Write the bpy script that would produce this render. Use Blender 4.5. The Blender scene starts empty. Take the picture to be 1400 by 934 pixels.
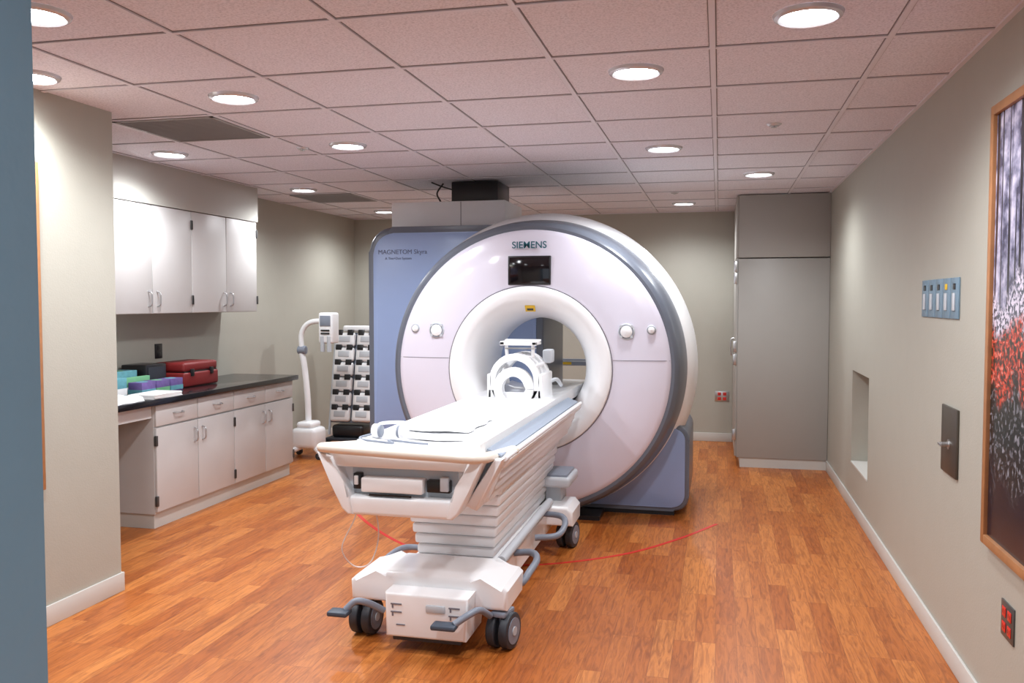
import bpy, bmesh, math, random
from mathutils import Vector, Matrix
random.seed(7)
C = bpy.context.scene.collection

# ---------------------------------------------------------------- materials
def mat(name, col, rough=0.5, metal=0.0, var=0.04, scale=8.0, bump=0.0, bscale=60.0, emit=None, estr=0.0, coat=0.0, alpha=None):
    m = bpy.data.materials.new(name); m.use_nodes = True
    nt = m.node_tree; b = nt.nodes['Principled BSDF']
    tc = nt.nodes.new('ShaderNodeTexCoord')
    n = nt.nodes.new('ShaderNodeTexNoise'); n.inputs['Scale'].default_value = scale
    n.inputs['Detail'].default_value = 3
    nt.links.new(tc.outputs['Object'], n.inputs['Vector'])
    mx = nt.nodes.new('ShaderNodeMix'); mx.data_type = 'RGBA'
    mx.inputs[6].default_value = (*[max(0, c*(1-var)) for c in col], 1)
    mx.inputs[7].default_value = (*[min(1, c*(1+var)) for c in col], 1)
    nt.links.new(n.outputs['Fac'], mx.inputs[0])
    nt.links.new(mx.outputs[2], b.inputs['Base Color'])
    b.inputs['Roughness'].default_value = rough
    b.inputs['Metallic'].default_value = metal
    b.inputs['Coat Weight'].default_value = coat
    if emit:
        b.inputs['Emission Color'].default_value = (*emit, 1)
        b.inputs['Emission Strength'].default_value = estr
    if bump > 0:
        n2 = nt.nodes.new('ShaderNodeTexNoise'); n2.inputs['Scale'].default_value = bscale
        nt.links.new(tc.outputs['Object'], n2.inputs['Vector'])
        bp = nt.nodes.new('ShaderNodeBump'); bp.inputs['Strength'].default_value = bump
        bp.inputs['Distance'].default_value = 0.01
        nt.links.new(n2.outputs['Fac'], bp.inputs['Height'])
        nt.links.new(bp.outputs['Normal'], b.inputs['Normal'])
    return m

M_WALL = mat('wall_paint', (0.405, 0.39, 0.335), 0.5, var=0.03, bump=0.08, bscale=120)
M_WALLB = mat('wall_paint_trim', (0.58, 0.57, 0.535), 0.45, var=0.02)
M_JAMB = mat('door_frame_paint', (0.20, 0.32, 0.39), 0.4, var=0.04, bump=0.1, bscale=40)
M_CAB = mat('cabinet_laminate', (0.59, 0.575, 0.565), 0.4, var=0.02)
M_TALL = mat('tall_cabinet_laminate', (0.37, 0.355, 0.33), 0.45, var=0.02)
M_COUNTER = mat('black_countertop', (0.012, 0.012, 0.015), 0.12, var=0.3, scale=40)
M_METAL = mat('brushed_metal', (0.55, 0.55, 0.56), 0.3, 0.9)
M_HINGE = mat('dark_hinge', (0.12, 0.12, 0.12), 0.4, 0.6)
M_WHITE = mat('white_plastic', (0.88, 0.885, 0.90), 0.28, var=0.01, coat=0.2)
M_FACE = mat('scanner_face', (0.71, 0.685, 0.79), 0.25, var=0.01, coat=0.3)
M_RING = mat('scanner_grey_ring', (0.13, 0.145, 0.18), 0.3, var=0.03)
M_BLUE = mat('scanner_blue_cover', (0.28, 0.37, 0.60), 0.35, var=0.02)
M_BLACK = mat('black_plastic', (0.012, 0.012, 0.014), 0.3)
M_RUBBER = mat('dark_rubber', (0.03, 0.035, 0.045), 0.5)
M_SCREEN = mat('screen_glass', (0.005, 0.004, 0.006), 0.08)
M_GREY = mat('grey_plastic', (0.22, 0.25, 0.31), 0.4)
M_LGREY = mat('light_grey_plastic', (0.52, 0.55, 0.59), 0.35)
M_STRIPE = mat('table_side_stripe', (0.30, 0.36, 0.45), 0.35)
M_CREAM = mat('cream_plastic', (0.80, 0.73, 0.64), 0.3, var=0.01)
M_PEDAL = mat('pedal_blue_grey', (0.05, 0.07, 0.10), 0.45)
M_RED = mat('red_tape', (0.60, 0.02, 0.012), 0.5)
M_TOOL = mat('red_case', (0.19, 0.012, 0.012), 0.5)
M_REDOUT = mat('red_socket', (0.65, 0.03, 0.02), 0.4)
M_YEL = mat('yellow_label', (0.75, 0.48, 0.02), 0.5)
M_TEAL = mat('teal_card', (0.12, 0.34, 0.40), 0.5, var=0.3, scale=30)
M_PURP = mat('purple_card', (0.14, 0.09, 0.27), 0.5, var=0.3, scale=30)
M_GREEN = mat('green_card', (0.16, 0.42, 0.22), 0.5, var=0.2)
M_PAPER = mat('white_paper', (0.85, 0.85, 0.85), 0.8, var=0.02)
M_CLOTH = mat('white_linen', (0.88, 0.89, 0.91), 0.9, var=0.03, bump=0.4, bscale=25)
M_WOODF = mat('oak_frame', (0.36, 0.16, 0.065), 0.45, var=0.25, scale=20)
M_PLATE = mat('blue_switch_plate', (0.16, 0.25, 0.33), 0.4)
M_VENT = mat('vent_grey', (0.30, 0.29, 0.29), 0.6)
M_TEXTB = mat('label_teal_ink', (0.01, 0.10, 0.14), 0.5)
M_TEXTG = mat('label_grey_ink', (0.10, 0.12, 0.2), 0.5)
M_LENS = mat('lamp_lens', (1, 1, 1), 0.4, emit=(0.95, 0.98, 1.0), estr=22)
M_REFL = mat('lamp_reflector', (0.62, 0.62, 0.65), 0.25, 0.3)
M_TBAR = mat('ceiling_tbar', (0.68, 0.655, 0.71), 0.5, var=0.01)
M_TBARD = mat('ceiling_tbar_painted_shadow', (0.22, 0.20, 0.21), 0.7, var=0.01)  # dark colour painting the shadow line along the T-bars
M_SEAM = mat('seam_dark', (0.18, 0.17, 0.2), 0.6)
M_CLEAR = mat('clear_tube', (0.7, 0.6, 0.58), 0.2)
M_BRONZE = mat('dark_bronze', (0.09, 0.075, 0.06), 0.4, 0.5)
M_SOFFIT = mat('soffit_paint', (0.48, 0.47, 0.43), 0.45, var=0.02)

def ceiling_mat():
    m = mat('ceiling_tile', (0.56, 0.475, 0.465), 0.9, var=0.0)
    nt = m.node_tree; b = nt.nodes['Principled BSDF']
    tc = nt.nodes['Texture Coordinate']
    n = nt.nodes.new('ShaderNodeTexNoise'); n.inputs['Scale'].default_value = 110
    n.inputs['Detail'].default_value = 4; n.inputs['Roughness'].default_value = 0.7
    nt.links.new(tc.outputs['Object'], n.inputs['Vector'])
    r = nt.nodes.new('ShaderNodeValToRGB')
    r.color_ramp.elements[0].position = 0.32; r.color_ramp.elements[0].color = (0.54, 0.52, 0.575, 1)
    r.color_ramp.elements[1].position = 0.56; r.color_ramp.elements[1].color = (0.77, 0.745, 0.81, 1)
    nt.links.new(n.outputs['Fac'], r.inputs['Fac'])
    nt.links.new(r.outputs['Color'], b.inputs['Base Color'])
    bp = nt.nodes.new('ShaderNodeBump'); bp.inputs['Strength'].default_value = 0.15; bp.inputs['Distance'].default_value = 0.003
    nt.links.new(n.outputs['Fac'], bp.inputs['Height']); nt.links.new(bp.outputs['Normal'], b.inputs['Normal'])
    return m
M_CEIL = ceiling_mat()

def floor_mat():
    m = bpy.data.materials.new('wood_plank_floor'); m.use_nodes = True
    nt = m.node_tree; b = nt.nodes['Principled BSDF']; L = nt.links.new
    tc = nt.nodes.new('ShaderNodeTexCoord')
    mp = nt.nodes.new('ShaderNodeMapping'); mp.inputs['Rotation'].default_value = (0, 0, math.radians(90))
    L(tc.outputs['Object'], mp.inputs['Vector'])
    br = nt.nodes.new('ShaderNodeTexBrick')
    br.inputs['Scale'].default_value = 1.0
    br.inputs['Brick Width'].default_value = 0.66
    br.inputs['Row Height'].default_value = 0.092
    br.inputs['Mortar Size'].default_value = 0.001
    br.inputs['Mortar Smooth'].default_value = 0.3
    br.offset = 0.37; br.offset_frequency = 3
    br.inputs['Color1'].default_value = (0.0, 0.0, 0.0, 1)
    br.inputs['Color2'].default_value = (1, 1, 1, 1)
    br.inputs['Mortar'].default_value = (0.2, 0.2, 0.2, 1)
    L(mp.outputs['Vector'], br.inputs['Vector'])
    ramp = nt.nodes.new('ShaderNodeValToRGB')
    e = ramp.color_ramp.elements
    e[0].position = 0.0; e[0].color = (0.375, 0.100, 0.017, 1)
    e[1].position = 1.0; e[1].color = (0.565, 0.200, 0.046, 1)
    x = e.new(0.5); x.color = (0.47, 0.145, 0.028, 1)
    L(br.outputs['Color'], ramp.inputs['Fac'])
    mp2 = nt.nodes.new('ShaderNodeMapping'); mp2.inputs['Scale'].default_value = (26, 2.6, 1)
    L(tc.outputs['Object'], mp2.inputs['Vector'])
    add = nt.nodes.new('ShaderNodeVectorMath'); add.operation = 'ADD'
    sc = nt.nodes.new('ShaderNodeVectorMath'); sc.operation = 'SCALE'; sc.inputs['Scale'].default_value = 13.0
    L(br.outputs['Color'], sc.inputs[0]); L(mp2.outputs['Vector'], add.inputs[0]); L(sc.outputs['Vector'], add.inputs[1])
    n = nt.nodes.new('ShaderNodeTexNoise'); n.inputs['Scale'].default_value = 1.6; n.inputs['Detail'].default_value = 6
    n.inputs['Distortion'].default_value = 1.6; n.inputs['Roughness'].default_value = 0.62
    L(add.outputs['Vector'], n.inputs['Vector'])
    gr = nt.nodes.new('ShaderNodeValToRGB')
    gr.color_ramp.elements[0].position = 0.34; gr.color_ramp.elements[0].color = (0.62, 0.54, 0.48, 1)
    gr.color_ramp.elements[1].position = 0.58; gr.color_ramp.elements[1].color = (1.05, 1.05, 1.05, 1)
    L(n.outputs['Fac'], gr.inputs['Fac'])
    mx = nt.nodes.new('ShaderNodeMix'); mx.data_type = 'RGBA'; mx.blend_type = 'MULTIPLY'; mx.inputs[0].default_value = 1
    L(ramp.outputs['Color'], mx.inputs[6]); L(gr.outputs['Color'], mx.inputs[7])
    mx2 = nt.nodes.new('ShaderNodeMix'); mx2.data_type = 'RGBA'
    mx2.inputs[7].default_value = (0.13, 0.036, 0.009, 1)
    mul = nt.nodes.new('ShaderNodeMath'); mul.operation = 'MULTIPLY'; mul.inputs[1].default_value = 0.6
    L(br.outputs['Fac'], mul.inputs[0]); L(mul.outputs[0], mx2.inputs[0]); L(mx.outputs[2], mx2.inputs[6])
    L(mx2.outputs[2], b.inputs['Base Color'])
    b.inputs['Roughness'].default_value = 0.38
    b.inputs['Specular IOR Level'].default_value = 0.35
    return m
M_FLOOR = floor_mat()

def photo_mat(name):
    """forest print: dark trunks in pale violet mist, white blossom and red flowers below"""
    m = bpy.data.materials.new(name); m.use_nodes = True
    nt = m.node_tree; b = nt.nodes['Principled BSDF']; L = nt.links.new
    tc = nt.nodes.new('ShaderNodeTexCoord')
    def mapped(s):
        mp = nt.nodes.new('ShaderNodeMapping'); mp.inputs['Scale'].default_value = s
        L(tc.outputs['Generated'], mp.inputs['Vector']); return mp.outputs['Vector']
    def noise(s, det=4, dist=0.0):
        n = nt.nodes.new('ShaderNodeTexNoise'); n.inputs['Scale'].default_value = 1.0; n.inputs['Detail'].default_value = det
        n.inputs['Distortion'].default_value = dist; L(mapped(s), n.inputs['Vector']); return n.outputs['Fac']
    def ramp(f, stops):
        r = nt.nodes.new('ShaderNodeValToRGB'); e = r.color_ramp.elements
        e[0].position = stops[0][0]; e[0].color = (*stops[0][1], 1); e[1].position = stops[-1][0]; e[1].color = (*stops[-1][1], 1)
        for p, c in stops[1:-1]:
            k = e.new(p); k.color = (*c, 1)
        L(f, r.inputs['Fac']); return r.outputs['Color']
    def mix(f, a, c):
        x = nt.nodes.new('ShaderNodeMix'); x.data_type = 'RGBA'
        L(f, x.inputs[0]); L(a, x.inputs[6]); L(c, x.inputs[7]); return x.outputs[2]
    def mth(op, a, bb):
        x = nt.nodes.new('ShaderNodeMath'); x.operation = op
        for i, v in enumerate((a, bb)):
            if isinstance(v, (int, float)): x.inputs[i].default_value = v
            else: L(v, x.inputs[i])
        return x.outputs[0]
    sep = nt.nodes.new('ShaderNodeSeparateXYZ'); L(tc.outputs['Generated'], sep.inputs[0])
    z = mth('ADD', sep.outputs['Z'], mth('MULTIPLY', mth('SUBTRACT', noise((1, 5, 8), 5), 0.5), 0.30))
    mist = ramp(noise((1, 14, 22), 6), [(0.36, (0.06, 0.06, 0.11)), (0.50, (0.26, 0.25, 0.36)), (0.66, (0.58, 0.54, 0.68))])
    trunks = ramp(noise((1, 30, 0.5), 1, 0.1), [(0.45, (0.0, 0.0, 0.0)), (0.48, (1, 1, 1))])
    black = nt.nodes.new('ShaderNodeRGB'); black.outputs[0].default_value = (0.012, 0.012, 0.022, 1)
    up = mix(trunks, black.outputs[0], mist)
    blossom = ramp(noise((1, 60, 85), 3, 0.5), [(0.44, (0.05, 0.06, 0.09)), (0.54, (0.62, 0.56, 0.68))])
    red = ramp(noise((1, 48, 70), 3, 0.6), [(0.42, (0.02, 0.025, 0.02)), (0.50, (0.25, 0.03, 0.02)), (0.58, (0.60, 0.06, 0.03)), (0.70, (0.7, 0.3, 0.25))])
    grass = ramp(noise((1, 50, 60), 4, 0.5), [(0.52, (0.012, 0.018, 0.02)), (0.70, (0.30, 0.30, 0.35))])
    c = mix(ramp(z, [(0.58, (0, 0, 0)), (0.61, (1, 1, 1))]), blossom, up)
    c = mix(ramp(z, [(0.49, (0, 0, 0)), (0.53, (1, 1, 1))]), red, c)
    c = mix(ramp(z, [(0.34, (0, 0, 0)), (0.38, (1, 1, 1))]), grass, c)
    c = mix(ramp(z, [(0.12, (0, 0, 0)), (0.22, (1, 1, 1))]), black.outputs[0], c)
    L(c, b.inputs['Base Color']); b.inputs['Roughness'].default_value = 0.2
    return m
M_PHOTO = photo_mat('forest_photo_print')

# ---------------------------------------------------------------- geometry helpers
def finish(bm, name, m, parent=None, sharp=35):
    bmesh.ops.recalc_face_normals(bm, faces=bm.faces[:])
    for f in bm.faces: f.smooth = True
    for e in bm.edges:
        if len(e.link_faces) == 2:
            if e.calc_face_angle(0) > math.radians(sharp): e.smooth = False
    me = bpy.data.meshes.new(name); bm.to_mesh(me); bm.free()
    ms = m if isinstance(m, (list, tuple)) else [m]
    for x in ms: me.materials.append(x)
    ob = bpy.data.objects.new(name, me); C.objects.link(ob)
    if parent: adopt(ob, parent)
    return ob

def adopt(ob, parent):
    ob.parent = parent
    ob.matrix_parent_inverse = Matrix.Translation(parent.location).inverted()

def empty(name, loc=(0, 0, 0)):
    e = bpy.data.objects.new(name, None); e.location = loc; e.empty_display_size = 0.1
    C.objects.link(e); return e

def add_box(bm, x0, x1, y0, y1, z0, z1, bevel=0.0, seg=2, M=None):
    vs = [bm.verts.new((x, y, z)) for x in (x0, x1) for y in (y0, y1) for z in (z0, z1)]
    q = [(0, 1, 3, 2), (4, 6, 7, 5), (0, 4, 5, 1), (2, 3, 7, 6), (0, 2, 6, 4), (1, 5, 7, 3)]
    fs = [bm.faces.new([vs[i] for i in f]) for f in q]
    allv = vs
    if bevel > 0:
        es = list({e for f in fs for e in f.edges})
        r = bmesh.ops.bevel(bm, geom=es, offset=bevel, segments=seg, profile=0.5, affect='EDGES', clamp_overlap=True)
        allv = list({v for f in r['faces'] for v in f.verts})
    if M is not None:
        bmesh.ops.transform(bm, matrix=M, verts=allv)

def box(name, x0, x1, y0, y1, z0, z1, m, parent=None, bevel=0.0, seg=2, M=None):
    bm = bmesh.new(); add_box(bm, min(x0, x1), max(x0, x1), min(y0, y1), max(y0, y1), z0, z1, bevel, seg, M)
    return finish(bm, name, m, parent)

def boxes(name, lst, m, parent=None, bevel=0.0):
    bm = bmesh.new()
    for b in lst: add_box(bm, *b, bevel=bevel)
    return finish(bm, name, m, parent)

def prism(name, pts, axis, a0, a1, m, parent=None, bevel=0.0, seg=2, M=None):
    bm = bmesh.new()
    def P(p, a):
        return {'Y': (p[0], a, p[1]), 'X': (a, p[0], p[1]), 'Z': (p[0], p[1], a)}[axis]
    A = [bm.verts.new(P(p, a0)) for p in pts]; B = [bm.verts.new(P(p, a1)) for p in pts]
    f1 = bm.faces.new(A); f2 = bm.faces.new(B[::-1]); n = len(pts)
    for i in range(n): bm.faces.new((A[i], B[i], B[(i+1) % n], A[(i+1) % n]))
    if bevel > 0:
        es = list(set(f1.edges) | set(f2.edges))
        bmesh.ops.bevel(bm, geom=es, offset=bevel, segments=seg, profile=0.5, affect='EDGES', clamp_overlap=True)
    if M is not None: bmesh.ops.transform(bm, matrix=M, verts=bm.verts[:])
    return finish(bm, name, m, parent)

def rrect(x0, x1, z0, z1, r, n=8):
    out = []
    for cx, cz, a in ((x1-r, z1-r, 0), (x0+r, z1-r, 90), (x0+r, z0+r, 180), (x1-r, z0+r, 270)):
        for i in range(n+1):
            t = math.radians(a+90*i/n); out.append((cx+r*math.cos(t), cz+r*math.sin(t)))
    return out

def lathe(name, prof, c, axis, m, parent=None, seg=96, zmin=None, close=False):
    bm = bmesh.new(); rings = []
    for r, a in prof:
        ring = []
        for i in range(seg):
            t = 2*math.pi*i/seg; u = c[0]+r*math.cos(t); w = c[1]+r*math.sin(t)
            p = {'Y': (u, a, w), 'Z': (u, w, a), 'X': (a, u, w)}[axis]
            if zmin is not None and p[2] < zmin: p = (p[0], p[1], zmin)
            ring.append(bm.verts.new(p))
        rings.append(ring)
    for A, B in zip(rings, rings[1:]):
        for i in range(seg):
            bm.faces.new((A[i], A[(i+1) % seg], B[(i+1) % seg], B[i]))
    if close:
        bm.faces.new(rings[0][::-1]); bm.faces.new(rings[-1])
    return finish(bm, name, m, parent)

def cyl(name, p0, p1, r, m, parent=None, r2=None, seg=32, bevel=0.0):
    p0 = Vector(p0); p1 = Vector(p1); d = p1-p0; L = d.length
    r2 = r if r2 is None else r2
    bm = bmesh.new()
    bmesh.ops.create_cone(bm, cap_ends=True, segments=seg, radius1=r, radius2=r2, depth=L)
    if bevel > 0:
        es = [e for e in bm.edges if any(len(f.verts) > 4 for f in e.link_faces)]
        bmesh.ops.bevel(bm, geom=es, offset=bevel, segments=3, profile=0.5, affect='EDGES', clamp_overlap=True)
    M = Matrix.Translation((p0+p1)/2) @ d.to_track_quat('Z', 'Y').to_matrix().to_4x4()
    bmesh.ops.transform(bm, matrix=M, verts=bm.verts[:])
    return finish(bm, name, m, parent)

def smoothpts(pts, n=8):
    P = [Vector(p) for p in pts]; P = [P[0]*2-P[1]]+P+[P[-1]*2-P[-2]]; out = []
    for i in range(1, len(P)-2):
        for k in range(n):
            t = k/n; a, b, c, d = P[i-1], P[i], P[i+1], P[i+2]
            out.append(0.5*((2*b)+(c-a)*t+(2*a-5*b+4*c-d)*t*t+(-a+3*b-3*c+d)*t**3))
    out.append(P[-2]); return out

def tube(name, pts, r, m, parent=None, smooth=True, seg=12, n=8, sx=1.0, sz=1.0):
    P = smoothpts(pts, n) if smooth and len(pts) > 2 else [Vector(p) for p in pts]
    bm = bmesh.new(); rings = []
    T = (P[1]-P[0]).normalized()
    up = Vector((0, 0, 1)) if abs(T.z) < 0.9 else Vector((0, 1, 0))
    N = T.cross(up).normalized()
    for i, p in enumerate(P):
        t = (P[min(i+1, len(P)-1)]-P[max(i-1, 0)]).normalized()
        N = (N-t*N.dot(t)).normalized(); Bn = t.cross(N)
        rings.append([bm.verts.new(p+N*(r*sx*math.cos(2*math.pi*k/seg))+Bn*(r*sz*math.sin(2*math.pi*k/seg))) for k in range(seg)])
    for A, B in zip(rings, rings[1:]):
        for i in range(seg): bm.faces.new((A[i], A[(i+1) % seg], B[(i+1) % seg], B[i]))
    bm.faces.new(rings[0][::-1]); bm.faces.new(rings[-1])
    return finish(bm, name, m, parent, sharp=60)

def text(name, s, loc, size, m, parent, rot=(math.radians(90), 0, 0), bold=0.0):
    cu = bpy.data.curves.new(name, 'FONT'); cu.body = s; cu.size = size; cu.extrude = 0.001; cu.offset = bold
    cu.align_x = 'CENTER'; cu.align_y = 'CENTER'; cu.materials.append(m)
    o = bpy.data.objects.new(name, cu); o.location = loc; o.rotation_euler = rot; C.objects.link(o); adopt(o, parent); return o

H = 2.52
XR = 0.97; XL = -3.08; XLL = -4.27; YB = 9.77; YF = 1.0; YA = 3.965
# ---------------------------------------------------------------- room shell
box('floor', -4.6, 1.4, -1.6, YB+0.15, -0.1, 0.0, M_FLOOR)
box('ceiling', -4.6, 1.4, YF-0.15, YB+0.15, H, H+0.1, M_CEIL)
lst = []; lsd = []
for k in range(-7, 3):
    x = -0.035+0.64*k
    if XLL < x < XR:
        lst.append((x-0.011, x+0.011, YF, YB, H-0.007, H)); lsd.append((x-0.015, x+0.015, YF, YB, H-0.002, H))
for k in range(-4, 12):
    y = 3.17+0.32+0.64*k
    if YF < y < YB:
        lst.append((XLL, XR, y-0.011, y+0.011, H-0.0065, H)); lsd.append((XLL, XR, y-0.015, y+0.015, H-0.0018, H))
lst += [(XR-0.02, XR, YF, YB, H-0.0075, H), (XLL, XR, YB-0.02, YB, H-0.0075, H)]
boxes('trim_ceiling_grid', lst, M_TBAR)
boxes('trim_ceiling_painted_shadow', lsd, M_TBARD)  # thin dark strips, shade painted beside each bar
NY0, NY1, NZ0, NZ1 = 6.13, 6.86, 0.34, 1.03
boxes('wall_right', [(XR, XR+0.3, YF-0.15, NY0, 0, H), (XR, XR+0.3, NY1, YB+0.15, 0, H),
                     (XR, XR+0.3, NY0, NY1, 0, NZ0), (XR, XR+0.3, NY0, NY1, NZ1, H), (XR+0.14, XR+0.3, NY0, NY1, NZ0, NZ1)], M_WALL)
box('wall_back', -4.42, XR, YB, YB+0.15, 0, H, M_WALL)
boxes('wall_left', [(XL-0.15, XL, YF, YA, 0, H), (-4.42, XL-0.15, YA-0.15, YA, 0, H)], M_WALL)
box('wall_left_alcove', -4.42, XLL, YA, YB, 0, H, M_WALL)
DX0, DX1 = -0.897, 0.45
boxes('wall_front', [(XL-0.15, DX0-0.05, YF-0.13, YF-0.02, 0, H), (DX1+0.05, XR, YF-0.13, YF-0.02, 0, H), (DX0-0.05, DX1+0.05, YF-0.13, YF-0.02, 2.16, H)], M_WALL)
boxes('trim_door_frame', [(DX0-0.3, DX0, YF-0.02, YF, 0, 2.2), (DX0-0.05, DX0, YF-0.15, YF-0.02, 0, 2.11), (DX1, DX1+0.05, YF-0.15, YF, 0, 2.11),
                          (DX0, DX1, YF-0.15, YF, 2.11, 2.16)], M_JAMB)
box('baseboard_right', XR-0.012, XR, YF, 8.29, 0, 0.095, M_WALLB, bevel=0.003)
box('baseboard_back', XLL, 0.15, YB-0.012, YB, 0, 0.095, M_WALLB, bevel=0.003)
boxes('baseboard_left', [(XL, XL+0.012, YF, YA+0.012, 0, 0.1), (XLL, XL, YA, YA+0.012, 0, 0.1)], M_WALLB, bevel=0.003)
boxes('baseboard_left_alcove', [(XLL, XLL+0.012, YA+0.012, 5.10, 0, 0.1), (XLL, XLL+0.012, 7.11, YB-0.012, 0, 0.1)], M_WALLB, bevel=0.003)
boxes('trim_niche', [(XR-0.004, XR+0.13, NY0, NY1, NZ0, NZ0+0.012), (XR+0.135, XR+0.139, NY0, NY1, NZ0, NZ1)], M_WALLB)

# ---------------------------------------------------------------- recessed lights
def downlight(x, y, e=66):
    p = empty('recessed_light', (x, y, H))
    lathe('trim_ring', [(0.090, H-0.002), (0.092, H-0.012), (0.100, H-0.018), (0.113, H-0.012), (0.118, H-0.0005)], (x, y), 'Z', M_REFL, p, 40)
    lathe('lens', [(0.0915, H-0.003), (0.075, H-0.010), (0.04, H-0.014), (0.002, H-0.015)], (x, y), 'Z', M_LENS, p, 32)
    l = bpy.data.lights.new('lamp', 'SPOT'); l.energy = e; l.spot_size = math.radians(164); l.spot_blend = 0.75
    l.shadow_soft_size = 0.07; l.color = (0.93, 0.965, 1.0)
    o = bpy.data.objects.new('lamp', l); o.location = (x, y, H-0.09); C.objects.link(o); adopt(o, p)
for x, y in [(0.285, 3.17), (-0.355, 3.77), (-0.355, 5.68), (0.285, 6.99), (-0.355, 8.90), (-2.275, 3.80), (-2.275, 5.12),
             (-3.555, 5.14), (-3.555, 7.05), (-3.555, 8.95), (-2.275, 2.55), (-2.915, 3.24), (-0.995, 1.9), (-2.275, 8.3)]:  # second-to-last lamp is out of view, added as fill light
    downlight(x, y)

def vent(x, y):
    p = empty('ceiling_air_vent', (x, y, H)); s = 0.305
    boxes('frame', [(x-s, x+s, y-s, y-s+0.02, H-0.010, H-0.001), (x-s, x+s, y+s-0.02, y+s, H-0.010, H-0.001), (x-s, x-s+0.02, y-s, y+s, H-0.010, H-0.001), (x+s-0.02, x+s, y-s, y+s, H-0.010, H-0.001)], M_VENT, p)
    boxes('backing', [(x-s, x+s, y-s, y+s, H-0.003, H-0.001)], M_VENT, p)
    boxes('slats', [(x-s, x+s, y-s+0.03+i*0.022, y-s+0.036+i*0.022, H-0.009, H-0.003) for i in range(25)], M_VENT, p)
vent(-2.915, 4.45); vent(-3.555, 7.69)
for x, y in [(-2.6, 5.15), (0.285, 5.07), (-0.40, 8.0)]:
    p = empty('sprinkler_head', (x, y, H))
    lathe('escutcheon', [(0.002, H-0.012), (0.03, H-0.011), (0.042, H-0.001)], (x, y), 'Z', M_REFL, p, 24)
    lathe('deflector', [(0.002, H-0.022), (0.016, H-0.022), (0.016, H-0.019), (0.005, H-0.018), (0.005, H-0.011)], (x, y), 'Z', M_METAL, p, 16)

# ---------------------------------------------------------------- MRI scanner
GX, GZ = -1.275, 1.07
g = empty('mri_scanner', (GX, 6.6, 0))
lathe('front_cover', [(0.575, 5.872), (0.60, 5.870), (0.72, 5.876), (0.85, 5.890), (0.93, 5.906), (0.955, 5.917), (0.966, 5.932)], (GX, GZ), 'Y', M_FACE, g, 160, 0.03)
lathe('grey_ring', [(0.966, 5.932), (0.988, 5.930), (1.010, 5.945), (1.025, 5.98), (1.048, 6.12), (1.062, 6.25)], (GX, GZ), 'Y', M_RING, g, 160, 0.022)
lathe('outer_rim', [(1.062, 6.25), (1.087, 6.28), (1.112, 6.36), (1.130, 6.46), (1.127, 6.56), (1.09, 6.64), (1.0, 6.70), (0.97, 7.4), (0.90, 7.62), (0.6, 7.74), (0.44, 7.73), (0.36, 7.66), (0.35, 7.6)], (GX, GZ), 'Y', M_WHITE, g, 160, 0.022)
lathe('bore_funnel', [(0.575, 5.872), (0.570, 5.855), (0.555, 5.847), (0.50, 5.850), (0.475, 5.862), (0.44, 5.895), (0.40, 5.96), (0.37, 6.06), (0.355, 6.18), (0.35, 6.3), (0.35, 7.6)], (GX, GZ), 'Y', M_WHITE, g, 128)
lathe('funnel_gap', [(0.573, 5.869), (0.581, 5.869)], (GX, GZ), 'Y', M_SEAM, g, 96)
def faceY(r):
    tb = [(0.575, 5.872), (0.60, 5.870), (0.72, 5.876), (0.85, 5.890), (0.93, 5.906), (0.955, 5.917), (0.966, 5.932)]
    for (a, ya), (b, yb) in zip(tb, tb[1:]):
        if a <= r <= b: return ya+(yb-ya)*(r-a)/(b-a)
    return 5.872
for s in (-1, 1):
    pts = []
    for i in range(12):
        r = 0.585+0.375*i/11; dz = 0.07
        pts.append((GX+s*math.sqrt(r*r-dz*dz), faceY(r)-0.0005, GZ+dz))
    tube('face_seam_'+('l' if s < 0 else 'r'), pts, 0.0022, M_SEAM, g, smooth=False, seg=6)
    for nm, dx, rr in (('knob_large', 0.67, 0.056), ('knob_small', 0.835, 0.032)):
        x = GX+s*dx; z = GZ+0.265+(0.012 if rr < 0.05 else 0); y = faceY(math.hypot(dx, z-GZ))
        lathe(nm+'_bezel', [(rr, y+0.004), (rr, y-0.006), (rr*0.86, y-0.012), (rr*0.78, y-0.006)], (x, z), 'Y', M_LGREY, g, 32)
        lathe(nm+'_core', [(rr*0.78, y-0.004), (rr*0.7, y-0.016), (rr*0.35, y-0.022), (0.001, y-0.023)], (x, z), 'Y', M_WHITE, g, 32)
        lathe(nm+'_groove', [(rr*0.86, y-0.0125), (rr*0.78, y-0.0125)], (x, z), 'Y', M_GREY, g, 32)
        if rr > 0.05:
            for k in range(4):
                a = math.radians(45+90*k)
                cyl(nm+'_lug', (x+0.050*math.cos(a), y-0.016, z+0.050*math.sin(a)), (x+0.050*math.cos(a), y, z+0.050*math.sin(a)), 0.010, M_LGREY, g, seg=12)
box('display_bezel', GX-0.148+0.0, GX+0.152, 5.862, 5.90, 1.652, 1.852, M_BLACK, g, 0.004)
box('display_screen', GX-0.138, GX+0.142, 5.859, 5.87, 1.665, 1.842, M_SCREEN, g, 0.001)
text('brand_label', 'SIEMENS', (GX, 5.873, 1.925), 0.066, M_TEXTB, g, bold=0.0008)
M = Matrix.Translation((GX, 5.905, GZ+0.425)) @ Matrix.Rotation(math.radians(35), 4, 'X')
box('laser_warning_label', -0.035, 0.035, -0.004, 0.002, -0.03, 0.02, M_YEL, g, M=M)
box('warning_label_text', -0.022, 0.022, -0.0048, -0.003, -0.02, -0.003, M_BLACK, g, M=M)
prism('rear_cover_shell', rrect(-2.71, -1.3, 0.04, 2.125, 0.20), 'Y', 6.48, 7.35, M_RING, g, 0.03, 3)
prism('rear_cover_panel', rrect(-2.665, -1.35, 0.09, 2.075, 0.17), 'Y', 6.465, 6.50, M_BLUE, g, 0.008)
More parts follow.
